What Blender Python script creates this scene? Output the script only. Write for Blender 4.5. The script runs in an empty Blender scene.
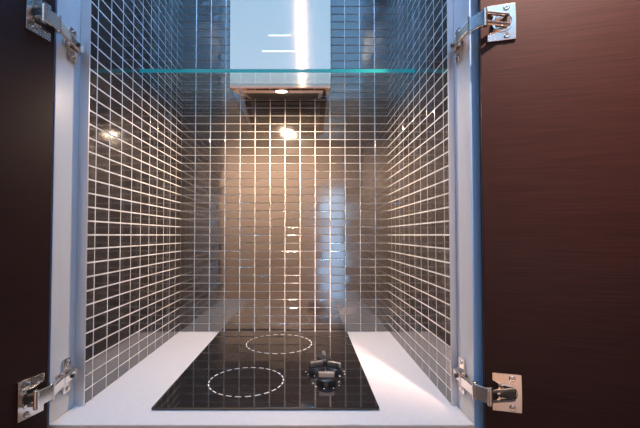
import bpy, bmesh, math, random
from mathutils import Vector, Matrix
random.seed(7)
sc = bpy.context.scene
COL = sc.collection
PI = math.pi
CZ = 1.25          # camera height
CT = 0.90          # counter top height

# ------------------------------------------------------------------ materials
def new_mat(name):
    m = bpy.data.materials.new(name); m.use_nodes = True
    nt = m.node_tree
    return m, nt, nt.nodes['Principled BSDF']

def simple(name, col, rough=.5, metal=0., spec=.5, noise=0., nscale=40., stretch=(1, 1, 1), rnoise=0., bump=0.):
    m, nt, b = new_mat(name)
    b.inputs['Base Color'].default_value = (*col, 1)
    b.inputs['Roughness'].default_value = rough
    b.inputs['Metallic'].default_value = metal
    b.inputs['Specular IOR Level'].default_value = spec
    tc = nt.nodes.new('ShaderNodeTexCoord')
    mp = nt.nodes.new('ShaderNodeMapping'); mp.inputs['Scale'].default_value = stretch
    nz = nt.nodes.new('ShaderNodeTexNoise'); nz.inputs['Scale'].default_value = nscale
    nz.inputs['Detail'].default_value = 5
    nt.links.new(tc.outputs['Object'], mp.inputs['Vector']); nt.links.new(mp.outputs['Vector'], nz.inputs['Vector'])
    if noise:
        r = nt.nodes.new('ShaderNodeValToRGB')
        r.color_ramp.elements[0].position = .3; r.color_ramp.elements[1].position = .7
        r.color_ramp.elements[0].color = (*[c * (1 - noise) for c in col], 1)
        r.color_ramp.elements[1].color = (*[min(1, c * (1 + noise)) for c in col], 1)
        nt.links.new(nz.outputs['Fac'], r.inputs['Fac']); nt.links.new(r.outputs['Color'], b.inputs['Base Color'])
    if rnoise:
        mr = nt.nodes.new('ShaderNodeMapRange')
        mr.inputs['To Min'].default_value = max(0.01, rough - rnoise); mr.inputs['To Max'].default_value = rough + rnoise
        nt.links.new(nz.outputs['Fac'], mr.inputs['Value']); nt.links.new(mr.outputs['Result'], b.inputs['Roughness'])
    if bump:
        bp = nt.nodes.new('ShaderNodeBump'); bp.inputs['Strength'].default_value = bump; bp.inputs['Distance'].default_value = .001
        nt.links.new(nz.outputs['Fac'], bp.inputs['Height']); nt.links.new(bp.outputs['Normal'], b.inputs['Normal'])
    return m

TILE = []
for i, (c, r) in enumerate([((.040, .032, .029), .08), ((.046, .036, .032), .11), ((.034, .028, .026), .07),
                            ((.043, .034, .029), .13), ((.052, .041, .035), .10)]):
    t = simple('brown_glass_tile', c, r, spec=.5, noise=.18, nscale=60, rnoise=.03)
    t.node_tree.nodes['Principled BSDF'].inputs['IOR'].default_value = 2.4
    TILE.append(t)
GROUT = simple('pale_grout', (.90, .86, .80), .85, noise=.28, nscale=28)
QUARTZ = simple('white_quartz', (.64, .575, .515), .28, noise=.03, nscale=90)
PANEL = simple('white_laminate', (.60, .60, .60), .33, noise=.03, nscale=30, stretch=(1, 1, .1))
BLUEBAND = simple('pale_blue_edge', (.20, .40, .72), .4)
ALU = simple('satin_aluminium', (.72, .74, .78), .35, metal=.8)
CHROME = simple('polished_nickel', (.78, .74, .70), .16, metal=1.)
DARK = simple('dark_recess', (.03, .025, .022), .4)
PAINT = simple('wall_paint', (.42, .38, .35), .8, noise=.03)
CEIL = simple('ceiling_paint', (.80, .82, .85), .8)
FLOOR = simple('dark_oak_floor', (.36, .25, .17), .4, noise=.3, nscale=12, stretch=(8, 1, 1))
BGLASS = simple('black_ceramic_glass', (.012, .011, .011), .05, spec=.5)
BGLASS.node_tree.nodes['Principled BSDF'].inputs['IOR'].default_value = 1.75
WHITEINK = simple('white_print', (.85, .83, .80), .4)
KNOBB = simple('black_plastic', (.010, .010, .010), .3)
KNOBS = simple('brushed_knob_metal', (.62, .58, .55), .3, metal=1.)
BLACKF = simple('black_frame', (.02, .02, .022), .4)
FILTER = simple('steel_underside', (.72, .68, .64), .33, metal=1.)

def brushed():
    m, nt, b = new_mat('brushed_steel')
    b.inputs['Metallic'].default_value = 1
    b.inputs['Base Color'].default_value = (.70, .50, .40, 1)
    tc = nt.nodes.new('ShaderNodeTexCoord')
    mp = nt.nodes.new('ShaderNodeMapping'); mp.inputs['Scale'].default_value = (2, 2, 500)
    nz = nt.nodes.new('ShaderNodeTexNoise'); nz.inputs['Scale'].default_value = 1.5
    nt.links.new(tc.outputs['Object'], mp.inputs['Vector']); nt.links.new(mp.outputs['Vector'], nz.inputs['Vector'])
    mr = nt.nodes.new('ShaderNodeMapRange'); mr.inputs['To Min'].default_value = .06; mr.inputs['To Max'].default_value = .10
    nt.links.new(nz.outputs['Fac'], mr.inputs['Value']); nt.links.new(mr.outputs['Result'], b.inputs['Roughness'])
    return m
STEEL = brushed()

def wood():
    m, nt, b = new_mat('dark_wenge_veneer')
    tc = nt.nodes.new('ShaderNodeTexCoord')
    mp = nt.nodes.new('ShaderNodeMapping'); mp.inputs['Scale'].default_value = (6, 6, 420)
    nz = nt.nodes.new('ShaderNodeTexNoise'); nz.inputs['Scale'].default_value = 1.6; nz.inputs['Detail'].default_value = 6
    r = nt.nodes.new('ShaderNodeValToRGB')
    r.color_ramp.elements[0].position = .3; r.color_ramp.elements[0].color = (.015, .0045, .0038, 1)
    r.color_ramp.elements[1].position = .72; r.color_ramp.elements[1].color = (.034, .0105, .0088, 1)
    nt.links.new(tc.outputs['Object'], mp.inputs['Vector']); nt.links.new(mp.outputs['Vector'], nz.inputs['Vector'])
    nt.links.new(nz.outputs['Fac'], r.inputs['Fac']); nt.links.new(r.outputs['Color'], b.inputs['Base Color'])
    bp = nt.nodes.new('ShaderNodeBump'); bp.inputs['Strength'].default_value = .1; bp.inputs['Distance'].default_value = .0006
    nt.links.new(nz.outputs['Fac'], bp.inputs['Height']); nt.links.new(bp.outputs['Normal'], b.inputs['Normal'])
    b.inputs['Roughness'].default_value = .42
    b.inputs['Specular IOR Level'].default_value = .2
    return m
WOOD = wood()

def glass_face():
    m, nt, b = new_mat('clear_glass'); nt.nodes.remove(b)
    out = nt.nodes['Material Output']
    lw = nt.nodes.new('ShaderNodeLayerWeight'); lw.inputs['Blend'].default_value = .5
    pw = nt.nodes.new('ShaderNodeMath'); pw.operation = 'POWER'; pw.inputs[1].default_value = 4
    fr = nt.nodes.new('ShaderNodeMath'); fr.operation = 'MULTIPLY_ADD'; fr.inputs[1].default_value = .9; fr.inputs[2].default_value = .03
    nt.links.new(lw.outputs['Facing'], pw.inputs[0]); nt.links.new(pw.outputs[0], fr.inputs[0])
    tr = nt.nodes.new('ShaderNodeBsdfTransparent'); tr.inputs['Color'].default_value = (.90, .97, .955, 1)
    gl = nt.nodes.new('ShaderNodeBsdfGlossy'); gl.inputs['Roughness'].default_value = .02
    mx = nt.nodes.new('ShaderNodeMixShader')
    nt.links.new(fr.outputs[0], mx.inputs[0]); nt.links.new(tr.outputs[0], mx.inputs[1]); nt.links.new(gl.outputs[0], mx.inputs[2])
    nt.links.new(mx.outputs[0], out.inputs['Surface'])
    return m
GLASS = glass_face()
GEDGE = simple('teal_glass_edge', (.03, .52, .46), .12)
GEDGE.node_tree.nodes['Principled BSDF'].inputs['Transmission Weight'].default_value = .35

def emit(name, col, s):
    m, nt, b = new_mat(name)
    b.inputs['Base Color'].default_value = (*col, 1)
    b.inputs['Emission Color'].default_value = (*col, 1); b.inputs['Emission Strength'].default_value = s
    return m
LAMPGLOW = emit('warm_lamp_glow', (1, .80, .58), 30)
PANEGLOW = emit('daylight_pane', (.50, .74, 1.), .6)
ADDEDSKY = emit('added_skylight_pane', (.23, .57, 1.), 2.1)  # added skylight, unseen; gives upper tiles and hood their blue reflection
LEDGLOW = emit('cool_led_glow', (.35, .62, 1.), 12)
STRIPGLOW = emit('added_streak_glow', (1., .96, .90), 12)  # glow of the added lamp mirrored in the hood
GLINT = emit('painted_glint', (.9, .95, 1.), 1.3)  # emission stands in for bright glints on the hood front

# ------------------------------------------------------------------ mesh helpers
def obj(name, bm, mats, parent=None, smooth=False, loc=None):
    me = bpy.data.meshes.new(name)
    bmesh.ops.recalc_face_normals(bm, faces=bm.faces[:])
    if smooth:
        for f in bm.faces: f.smooth = True
    bm.to_mesh(me); bm.free()
    for m in (mats if isinstance(mats, (list, tuple)) else [mats]): me.materials.append(m)
    if smooth:
        me.set_sharp_from_angle(angle=math.radians(35))
    o = bpy.data.objects.new(name, me); COL.objects.link(o)
    if parent: o.parent = parent
    if loc: o.location = loc
    return o

def tag(o, label, cat, group=None):
    o['label'] = label; o['category'] = cat
    if group: o['group'] = group
    return o
def struct(o): o['kind'] = 'structure'; return o
def empty(name, loc):
    o = bpy.data.objects.new(name, None); COL.objects.link(o); o.location = loc
    o.empty_display_size = .05
    return o

def box(bm, x0, x1, y0, y1, z0, z1, bev=0., mi=0):
    vs = [bm.verts.new(p) for p in [(x0, y0, z0), (x1, y0, z0), (x1, y1, z0), (x0, y1, z0), (x0, y0, z1), (x1, y0, z1), (x1, y1, z1), (x0, y1, z1)]]
    fs = [bm.faces.new([vs[i] for i in q]) for q in [(0, 3, 2, 1), (4, 5, 6, 7), (0, 1, 5, 4), (1, 2, 6, 5), (2, 3, 7, 6), (3, 0, 4, 7)]]
    for f in fs: f.material_index = mi
    if bev:
        es = list({e for f in fs for e in f.edges})
        bmesh.ops.bevel(bm, geom=es, offset=bev, segments=2, affect='EDGES', profile=.5)
    return vs

def prism(bm, pts, ex, mi=0, bev=0.):
    """pts: list of 3D points (planar polygon); ex: extrusion vector"""
    a = [bm.verts.new(p) for p in pts]; b = [bm.verts.new(Vector(p) + Vector(ex)) for p in pts]
    fs = [bm.faces.new(a), bm.faces.new(b[::-1])]
    n = len(a)
    for i in range(n):
        fs.append(bm.faces.new([a[i], a[(i + 1) % n], b[(i + 1) % n], b[i]]))
    for f in fs: f.material_index = mi
    if bev:
        es = list({e for f in fs for e in f.edges})
        bmesh.ops.bevel(bm, geom=es, offset=bev, segments=2, affect='EDGES', profile=.5)
    return fs

def lathe(bm, prof, axis_o, axis, n=24, mi=0):
    """prof: list of (radius, height) along axis from axis_o"""
    ax = Vector(axis).normalized(); u = ax.orthogonal().normalized(); w = ax.cross(u)
    rings = []
    for r, h in prof:
        c = Vector(axis_o) + ax * h
        rings.append([bm.verts.new(c + (u * math.cos(2 * PI * i / n) + w * math.sin(2 * PI * i / n)) * max(r, 1e-5)) for i in range(n)])
    for a, b in zip(rings, rings[1:]):
        for i in range(n):
            f = bm.faces.new([a[i], a[(i + 1) % n], b[(i + 1) % n], b[i]]); f.material_index = mi
    for rg in (rings[0], rings[-1]):
        f = bm.faces.new(rg); f.material_index = mi

def bar(bm, p, q, h, th, bev=.0012):
    """upright strip from p to q (plan view), height h, thickness th"""
    p = Vector(p); q = Vector(q); d = (q - p).normalized(); n = Vector((-d.y, d.x, 0)).normalized()
    z = Vector((0, 0, h / 2))
    a = [p + n * th / 2 - z, p - n * th / 2 - z, p - n * th / 2 + z, p + n * th / 2 + z]
    prism(bm, a, q - p, bev=bev)

# ------------------------------------------------------------------ niche tile walls
COLP, ROWP, GAP = .0549, .0292, .0033
RECB, RECS = .0025, .0007      # how deep the joints lie on the back wall and on the side walls
def tiled_wall(name, O, U, V, N, ulen, vlen, u0, thick, REC, hgap=GAP):
    """O corner on the grout plane, U/V in-plane unit vectors, N outward normal"""
    O, U, V, N = map(Vector, (O, U, V, N))
    bm = bmesh.new()
    P = lambda u, v, n: O + U * u + V * v + N * n
    # grout bed slab
    a = [bm.verts.new(P(u, v, 0)) for u, v in ((0, 0), (ulen, 0), (ulen, vlen), (0, vlen))]
    b = [bm.verts.new(P(u, v, -thick)) for u, v in ((0, 0), (ulen, 0), (ulen, vlen), (0, vlen))]
    fs = [bm.faces.new(a), bm.faces.new(b[::-1])] + [bm.faces.new([a[i], b[i], b[(i + 1) % 4], a[(i + 1) % 4]]) for i in range(4)]
    for f in fs: f.material_index = 0
    us = []
    u = u0
    while u > 0: u -= COLP
    while u < ulen:
        us.append((max(u, 0) + GAP / 2, min(u + COLP, ulen) - GAP / 2)); u += COLP
    g = hgap / 2; i = .0007
    for (ua, ub) in us:
        if ub - ua < .006: continue
        v = 0
        while v < vlen - .01:
            va, vb = v + g, min(v + ROWP, vlen) - g
            tu, tv = random.gauss(0, .00007), random.gauss(0, .00007)
            mi = random.choice((1, 1, 2, 3, 4, 5))
            lo = [bm.verts.new(P(x, y, -.0002)) for x, y in ((ua, va), (ub, va), (ub, vb), (ua, vb))]
            md = [bm.verts.new(P(x, y, REC - min(.0005, REC / 2))) for x, y in ((ua, va), (ub, va), (ub, vb), (ua, vb))]
            hi = [bm.verts.new(P(x, y, REC + tu * sx + tv * sy)) for x, y, sx, sy in
                  ((ua + i, va + i, -1, -1), (ub - i, va + i, 1, -1), (ub - i, vb - i, 1, 1), (ua + i, vb - i, -1, 1))]
            ff = [bm.faces.new(hi)]
            for k in range(4):
                l = (k + 1) % 4
                ff.append(bm.faces.new([lo[k], lo[l], md[l], md[k]])); ff.append(bm.faces.new([md[k], md[l], hi[l], hi[k]]))
            for f in ff: f.material_index = mi
            v += ROWP
    return struct(obj(name, bm, [GROUT] + TILE))

XL, XR, YB, YT = -.4557, .2990, 1.349, .771     # tile faces, back face, front end of the tiles
ZT = 2.70
PL, PR, YP = -.475, .311, .695                  # inner faces of side panels, their front
tiled_wall('wall_back', (PL, YB + RECB, CT), (1, 0, 0), (0, 0, 1), (0, -1, 0), PR - PL, ZT - CT, (-.0766 - PL) % COLP, .02, RECB, .0025)
tiled_wall('wall_left', (XL - RECS, YB, CT), (0, -1, 0), (0, 0, 1), (1, 0, 0), YB - YT, ZT - CT, 0, XL - RECS - PL, RECS)
tiled_wall('wall_right', (XR + RECS, YB, CT), (0, -1, 0), (0, 0, 1), (-1, 0, 0), YB - YT, ZT - CT, 0, PR - XR - RECS, RECS)

# aluminium tile-edge trims
bm = bmesh.new(); box(bm, PL, XL + .0008, YT - .003, YT, CT, ZT, .0004); struct(obj('trim_1', bm, ALU))
bm = bmesh.new(); box(bm, XR - .0008, PR, YT - .003, YT, CT, ZT, .0004); struct(obj('trim_2', bm, ALU))
# niche top
bm = bmesh.new(); box(bm, PL, PR, YP + .02, YB + .02, ZT, ZT + .02); struct(obj('ceiling_niche', bm, PANEL))
# the cabinet: side panels, doors and hinges are its parts
cab = empty('kitchen_cabinet', ((PL + PR) / 2, YP, 0))
tag(cab, 'tall cabinet with white side panels and two open dark wenge doors around the tiled niche', 'cabinet')
for x0, x1 in ((PL - .019, PL - .0004), (PR + .0004, PR + .019)):
    bm = bmesh.new(); l = cab.location
    box(bm, x0 - l.x, x1 - l.x, YP - l.y, YB + .0222 - l.y, 0, ZT + .02, .0008)
    o = obj('side_panel', bm, PANEL, cab); o['label'] = 'white laminate side panel'
    bm = bmesh.new(); box(bm, x0 - l.x, x1 - l.x, -.0012, -.0001, .001, ZT + .019, .0003)
    e = obj('edge_band', bm, BLUEBAND, o); e['label'] = 'pale blue front edge'
# counter
bm = bmesh.new(); box(bm, PL, PR, .692, YB + .002, CT - .03, CT, .0015)
tag(obj('countertop', bm, QUARTZ), 'white quartz countertop running across the tiled niche under the cooktop', 'countertop')
bm = bmesh.new(); box(bm, PL + .0005, PR - .0005, .72, YB, 0, CT - .0305); struct(obj('plinth_box', bm, PAINT))  # plain unseen plinth box in place of the base cabinet

# ------------------------------------------------------------------ cooktop
CX0, CX1, CY0, CY1 = -.309, .147, .748, 1.332
ck = empty('cooktop', (-.083, 1.04, CT))
tag(ck, 'black glass electric cooktop set on the white countertop', 'cooktop')
def L(x, y, z): return Vector((x, y, z)) - ck.location
zt = .006
bm = bmesh.new(); l = ck.location
box(bm, CX0 - l.x, CX1 - l.x, CY0 - l.y, CY1 - l.y, .0002, zt, .0018)
obj('glass_plate', bm, BGLASS, ck)
def ring(cx, cy, r, n, w=.0028, duty=.62):
    bm = bmesh.new()
    for k in range(n):
        a0 = 2 * PI * k / n; a1 = a0 + 2 * PI / n * duty
        pts = []
        for j in range(4):
            a = a0 + (a1 - a0) * j / 3; pts.append((a, r + w / 2))
        for j in range(3, -1, -1):
            a = a0 + (a1 - a0) * j / 3; pts.append((a, r - w / 2))
        prism(bm, [L(cx + rr * math.cos(a), cy + rr * math.sin(a), CT + zt + .00002) for a, rr in pts], (0, 0, .0003))
    o = obj('burner_ring', bm, WHITEINK, ck); o['label'] = 'white printed burner ring'
ring(-.1405, .884, .087, 26)
ring(-.0855, 1.186, .103, 26)
# control knobs in a diamond
def knob(x, y, s, ang):
    p = L(x, y, CT + zt)
    bm = bmesh.new()
    lathe(bm, [(.0215 * s, 0), (.0215 * s, .004), (.019 * s, .012), (.0165 * s, .014), (0.0002, .0142)], (0, 0, 0), (0, 0, 1), 28)
    k = obj('control_knob', bm, KNOBB, ck, True, p)
    bm = bmesh.new()
    a = math.radians(ang); d = Vector((math.cos(a), math.sin(a), 0)) * .017 * s
    bar(bm, -d + Vector((0, 0, .0205)), d + Vector((0, 0, .0205)), .0125, .009 * s, .002)
    g = obj('knob_grip', bm, KNOBS, k); g['label'] = 'brushed metal knob grip'
    bm = bmesh.new()
    for j in range(9):
        b = 2 * PI * j / 9 + .3
        c = p + Vector((math.cos(b), math.sin(b), 0)) * .0275 * s
        lathe(bm, [(.0018, .0001), (.0018, .0004)], c, (0, 0, 1), 8)
    m = obj('dial_marks', bm, WHITEINK, ck)
knob(.0488, 1.010, 1., 90)
knob(.0270, .940, 1., 25)
knob(.0700, .936, 1., 155)
knob(.0475, .868, 1.12, 0)

# ------------------------------------------------------------------ range hood
HX0, HX1, HY0, HY1, HZF, HZB, HT = -.230, .0760, 1.092, YB - .0004, CZ + .437, CZ + .503, 2.69
hd = empty('range_hood', ((HX0 + HX1) / 2, HY1, HZB))
tag(hd, 'brushed steel chimney range hood hung on the tiled back wall above the cooktop', 'range hood')
h = hd.location
bm = bmesh.new()
pr = [(HX0, HY0, HZF), (HX0, HY1, HZB), (HX0, HY1, HT), (HX0, HY0, HT)]
prism(bm, [Vector(p) - h for p in pr], (HX1 - HX0, 0, 0), bev=.0025)
obj('chimney_body', bm, STEEL, hd)
sl = Vector((0, HY1 - HY0, HZB - HZF)).normalized(); dn = Vector((0, sl.z, -sl.y))
def HU(x, s, o): return Vector((x, HY0, HZF)) + sl * s + dn * o - h
bm = bmesh.new()
prism(bm, [HU(HX0 + .022, .07, -.002), HU(HX1 - .022, .07, -.002), HU(HX1 - .022, .245, -.002), HU(HX0 + .022, .245, -.002)], dn * .006, bev=.0015)
fl = obj('grease_filter', bm, FILTER, hd)
bm = bmesh.new()
for k in range(12):
    s = .084 + k * .0128
    prism(bm, [HU(HX0 + .035, s, .004), HU(HX1 - .035, s, .004), HU(HX1 - .035, s + .005, .004), HU(HX0 + .035, s + .005, .004)], dn * .0006)
obj('filter_slots', bm, DARK, fl)
LX = -.076
lampc = HU(LX, .036, 0)
bm = bmesh.new(); lathe(bm, [(.024, -.001), (.024, .003), (.019, .0042)], lampc, dn, 28)
lb = obj('lamp_bezel', bm, CHROME, hd, True)
bm = bmesh.new(); lathe(bm, [(.018, .0040), (.016, .0058), (.004, .0066)], lampc, dn, 24)
o = obj('lamp_lens', bm, LAMPGLOW, lb, True); o['label'] = 'glowing warm lamp lens'
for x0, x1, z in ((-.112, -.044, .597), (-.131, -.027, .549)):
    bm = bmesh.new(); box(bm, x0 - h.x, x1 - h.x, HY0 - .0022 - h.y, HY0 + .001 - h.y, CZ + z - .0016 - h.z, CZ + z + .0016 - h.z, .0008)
    o = obj('glint_strip', bm, GLINT, hd); o['label'] = 'thin white strip glowing as a painted glint'  # glowing strip painted in for a bright glint on the steel

# ------------------------------------------------------------------ glass shelf, notched around the hood
GZ0, GZ1, GY = CZ + .4440, CZ + .4540, 1.000
bm = bmesh.new(); c = .004
pts = [(XL + .0003, GY), (XR - .0003, GY), (XR - .0003, YB - .0003), (HX1 + c, YB - .0003), (HX1 + c, HY0 - c), (HX0 - c, HY0 - c), (HX0 - c, YB - .0003), (XL + .0003, YB - .0003)]
fs = prism(bm, [(x, y, GZ0) for x, y in pts], (0, 0, GZ1 - GZ0))
fs[2].material_index = 1
tag(obj('glass_shelf', bm, [GLASS, GEDGE]), 'clear glass shelf with a teal front edge spanning the niche at the hood', 'shelf')

# ------------------------------------------------------------------ doors
DZ0, DZ1, DW, DT = CZ - .385, 2.68, .392, .019
class Door: pass
def door(S, ang, side, label):
    d = Door(); d.S = Vector((*S, 0)); a = math.radians(ang)
    d.side = side
    d.dir = Vector((-side * math.cos(PI - a) * -1 if False else 0, 0, 0))
    # closed direction is towards the middle (-side), opening swings it towards the room (-y)
    d.dir = Vector((-side * math.cos(a), -math.sin(a), 0))
    d.n = Vector((-side * math.sin(a), math.cos(a), 0))          # normal of the inner face
    P = lambda t, o, z: d.S + d.dir * t + d.n * o + Vector((0, 0, z))
    d.P = P
    r = P(0, 0, DZ0)
    bm = bmesh.new()
    prism(bm, [P(0, 0, DZ0) - r, P(DW, 0, DZ0) - r, P(DW, -DT, DZ0) - r, P(0, -DT, DZ0) - r], (0, 0, DZ1 - DZ0), bev=.001)
    o = obj('door', bm, WOOD, cab, loc=r - cab.location); o['label'] = label
    return d
dl = door((-.4650, .675), 103, -1, 'dark wenge cabinet door swung open at the left, seen at a steep angle')
dr = door((.3205, .670), 165, 1, 'dark reddish wenge cabinet door folded wide open at the right')

# ------------------------------------------------------------------ hinges
def hinge(d, z, path, pin_x, label):
    c = d.P(.034, 0, z)
    r = empty('hinge', c - cab.location); r.parent = cab; r['label'] = label
    Q = lambda t, o, dz: d.P(t, o, z + dz) - c
    H = .033
    # cup plate: a flange with two lobes
    bm = bmesh.new()
    out = [(.011, -H), (.058, -H), (.058, -.014), (.058, .014), (.058, H), (.011, H), (.011, H - .013), (.022, H - .018), (.022, -H + .018), (.011, -H + .013)]
    prism(bm, [Q(t, .0002, dz) for t, dz in out], d.n * .0035, bev=.0007)
    cp = obj('cup_plate', bm, CHROME, r)
    bm = bmesh.new()
    lathe(bm, [(.0178, .0036), (.0178, .0062), (.0150, .0062), (.0145, .0042), (.0002, .0042)], Q(.036, 0, 0), d.n, 28)
    cu = obj('hinge_cup', bm, CHROME, r, True)
    bm = bmesh.new(); prism(bm, [Q(t, .0045, dz) for t, dz in ((.024, -.0085), (.049, -.0085), (.049, .0085), (.024, .0085))], d.n * .0012)
    o = obj('cup_recess', bm, DARK, r); o['label'] = 'dark recess of the hinge cup'
    for dz in (-.0255, .0255):
        bm = bmesh.new(); lathe(bm, [(.0052, .0036), (.0052, .0050), (.0040, .0060), (.0002, .0058)], Q(.043, 0, dz), d.n, 16)
        bm2 = bm
        prism(bm, [Q(t, .0060, dz + e) for t, e in ((.0400, -.0006), (.0460, -.0006), (.0460, .0006), (.0400, .0006))], d.n * .0002, mi=1)
        obj('screw', bm, [CHROME, DARK], r, True)
    W = [Vector((x, y, z)) - c for x, y in path]
    # two thin links out of the cup
    for dz in (-.0085, .0085):
        bm = bmesh.new()
        bar(bm, Q(.045, .0085, dz), W[0] + Vector((0, 0, dz)), .0045, .007, .0012)
        obj('link_arm', bm, CHROME, r)
    bm = bmesh.new()
    bar(bm, W[0], W[1], .026, .0075, .0018)
    obj('knuckle', bm, CHROME, r)
    bm = bmesh.new()
    bar(bm, W[1], W[2], .019, .0085, .0018)
    bar(bm, W[2], W[3], .016, .0085, .0018)
    ha = obj('hinge_arm', bm, CHROME, r)
    for k, rr in ((0, .0042), (1, .0046), (2, .0042)):
        bm = bmesh.new(); lathe(bm, [(rr * .8, -.0160), (rr, -.0150), (rr, .0150), (rr * .8, .0160)], W[k], (0, 0, 1), 16)
        obj('pivot_pin', bm, CHROME, r, True)
    # mounting plate on the side panel
    s = d.side; X = PR if s > 0 else PL
    bm = bmesh.new()
    xa, xb = sorted((X - s * .0002, X - s * .0040))
    Y0, Y1 = .712, .764
    ol = [(Y0, -.010), (.728, -.010), (.728, -.034), (.752, -.034), (.752, -.010), (Y1, -.010), (Y1, .010), (.752, .010), (.752, .034), (.728, .034), (.728, .010), (Y0, .010)]
    prism(bm, [Vector((xa, y, z + e)) - c for y, e in ol], (xb - xa, 0, 0), bev=.0006)
    mp = obj('mounting_plate', bm, CHROME, r)
    for e in (-.026, .026):
        bm = bmesh.new(); lathe(bm, [(.0048, .0038), (.0048, .0055), (.0036, .0066), (.0002, .0064)], Vector((X, .740, z + e)) - c, (-s, 0, 0), 16)
        obj('screw', bm, CHROME, r, True)
    bm = bmesh.new(); lathe(bm, [(.0042, .0), (.0042, .0025), (.0030, .0035), (.0002, .0033)], W[3] * .55 + W[2] * .45 + Vector((-s * .0045, 0, 0)), (-s, 0, 0), 14)
    obj('adjusting_screw', bm, DARK, r, True)
RP = [(.316, .643), (.3010, .668), (.2985, .712), (.3035, .760)]
LP = [(-.4540, .6300), (-.4510, .664), (-.4610, .708), (-.4675, .760)]
hinge(dl, CZ + .384, LP, 0, 'upper nickel hinge on the open left door')
hinge(dl, CZ - .277, LP, 0, 'lower nickel hinge on the open left door, just above the countertop')
hinge(dr, CZ + .384, RP, 0, 'upper nickel hinge on the wide open right door')
hinge(dr, CZ - .277, RP, 0, 'lower nickel hinge on the wide open right door, just above the countertop')

led = empty('led_strip_lamp', ((PL + PR) / 2, .73, ZT))
tag(led, 'cool white strip lamp fixed under the top of the niche', 'lamp')
bm = bmesh.new(); box(bm, -.38, .38, -.014, .014, -.012, -.0002, .001); obj('lamp_housing', bm, ALU, led)
bm = bmesh.new(); box(bm, -.375, .375, -.010, .010, -.0145, -.0118, .001); obj('lamp_diffuser', bm, LEDGLOW, led)

# ------------------------------------------------------------------ the room behind the camera
def sbox(name, m, *a):
    bm = bmesh.new(); box(bm, *a); return struct(obj(name, bm, m))
sbox('floor', FLOOR, -3.5, 3.5, -4.6, 1.5, -.05, 0)
RC = 3.20
RC = 3.20
SX0, SX1, SY0, SY1, MX = -1.40, .80, -2.65, -.30, -.045      # added skylight opening and middle bar, placed for the blue reflections
sbox('ceiling', CEIL, -3.5, 3.5, SY1, 1.5, RC, RC + .05)
sbox('ceiling_rear', CEIL, -3.5, 3.5, -4.6, SY0, RC, RC + .05)
sbox('ceiling_left', CEIL, -3.5, SX0, SY0, SY1, RC, RC + .05)
sbox('ceiling_right', CEIL, SX1, 3.5, SY0, SY1, RC, RC + .05)
sbox('trim_4', CEIL, MX - .04, MX + .04, SY0, SY1, RC, RC + .05)
sbox('added_skylight_1', ADDEDSKY, SX0, MX - .04, SY0, SY1, RC + .03, RC + .04)
sbox('added_skylight_2', ADDEDSKY, MX + .04, SX1, SY0, SY1, RC + .03, RC + .04)
sbox('wall_front_left', PAINT, -3.5, PL - .020, .74, .86, 0, RC)
sbox('wall_front_right', PAINT, PR + .020, 3.5, .74, .86, 0, RC)
sbox('wall_front_above', PAINT, PL - .020, PR + .020, .74, .86, ZT + .021, RC)
# rear wall with a narrow balcony door
BX0, BX1, BY = .24, .76, -4.0
sbox('wall_rear_left', PAINT, -3.5, BX0, BY - .12, BY, 0, RC)
sbox('wall_rear_right', PAINT, BX1, 3.5, BY - .12, BY, 0, RC)
sbox('wall_rear_above', PAINT, BX0, BX1, BY - .12, BY, 2.15, RC)
bm = bmesh.new(); box(bm, BX0 + .05, BX1 - .05, BY - .05, BY - .04, .08, 2.09)
o = struct(obj('window_1', bm, PANEGLOW))
bm = bmesh.new()
for a in ((BX0, BX0 + .05, 0, 2.15), (BX1 - .05, BX1, 0, 2.15), (BX0 + .05, BX1 - .05, 2.09, 2.15), (BX0 + .05, BX1 - .05, 0, .08)):
    box(bm, a[0], a[1], BY - .07, BY - .02, a[2], a[3])
struct(obj('trim_3', bm, BLACKF))
# added linear lamp, unseen; its mirror image makes the hood streak
ll = empty('added_streak_lamp', (-.045, -1.65, RC))
tag(ll, 'added long white lamp out of view, placed for the streak on the hood', 'lamp')
bm = bmesh.new(); box(bm, -.03, .03, -.95, .95, -.05, 0, .004); obj('lamp_housing', bm, ALU, ll)
bm = bmesh.new(); box(bm, -.022, .022, -.94, .94, -.056, -.0498, .002); obj('lamp_diffuser', bm, STRIPGLOW, ll)

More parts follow.
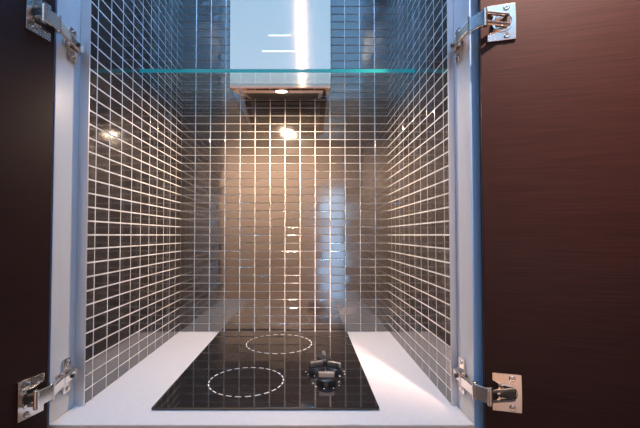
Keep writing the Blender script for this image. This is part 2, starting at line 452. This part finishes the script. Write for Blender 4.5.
# ------------------------------------------------------------------ lights
def light(kind, name, loc, energy, col, **kw):
    l = bpy.data.lights.new(name, kind); l.energy = energy; l.color = col
    for k, v in kw.items(): setattr(l, k, v)
    o = bpy.data.objects.new(name, l); COL.objects.link(o); o.location = loc
    return o
p = lampc + h + dn * .012
o = light('AREA', 'hood_lamp_light', p, 9, (1, .74, .52), shape='DISK', size=.034)
o.rotation_euler = (math.radians(6), 0, 0)
def spot(name, loc, to, e, col, size, blend=.6):
    o = light('SPOT', name, loc, e, col, spot_size=math.radians(size), spot_blend=blend, shadow_soft_size=.05)
    o.rotation_euler = (Vector(to) - Vector(loc)).to_track_quat('-Z', 'Y').to_euler()
# added warm spots, unseen, in front of the niche and along the rear wall
spot('added_front_spot', (-.10, -.15, RC - .03), (-.08, .95, .9), 10, (1, .86, .72), 60)  # added warm fill for the counter
spot('added_front_spot', (.62, -.28, RC - .08), (.60, .58, 2.02), 1450, (1, .66, .55), 33, 1.)  # added to brighten the upper part of the right door
for x in (-1.5, -.7, .0):
    spot('added_rear_spot', (x, -2.8, RC - .03), (x, -3.9, .9), 560, (1, .66, .45), 120, 1.)  # added to warm the rear wall that the tiles reflect
# daylight from the balcony door
o = light('AREA', 'balcony_daylight', ((BX0 + BX1) / 2, BY + .01, 1.1), 8, (.5, .75, 1.), shape='RECTANGLE', size=.48, size_y=2.0)
o.rotation_euler = (math.radians(90), 0, PI)
# cool LED strip under the top of the niche
o = light('AREA', 'led_strip_light', ((PL + PR) / 2, .73, ZT - .02), 28, (.16, .46, 1.), shape='RECTANGLE', size=.74, size_y=.02)
o.rotation_euler = (math.radians(25), 0, 0)

w = bpy.data.worlds.new('daylight'); sc.world = w; w.use_nodes = True
w.node_tree.nodes['Background'].inputs['Color'].default_value = (.55, .70, 1., 1)
w.node_tree.nodes['Background'].inputs['Strength'].default_value = .1

# ------------------------------------------------------------------ camera
cam = bpy.data.cameras.new('camera'); co = bpy.data.objects.new('camera', cam); COL.objects.link(co)
co.location = (0, 0, CZ); co.rotation_euler = (math.radians(90 + 1.6), 0, 0)
cam.sensor_width = 36; cam.lens = 370 / 640 * 36
cam.shift_x = 14 / 640; cam.shift_y = 10.7 / 640
cam.clip_start = .02
sc.camera = co
sc.view_settings.view_transform = 'Standard'; sc.view_settings.look = 'None'
sc.view_settings.gamma = 1; sc.view_settings.use_curve_mapping = False
sc.view_settings.exposure = -.3
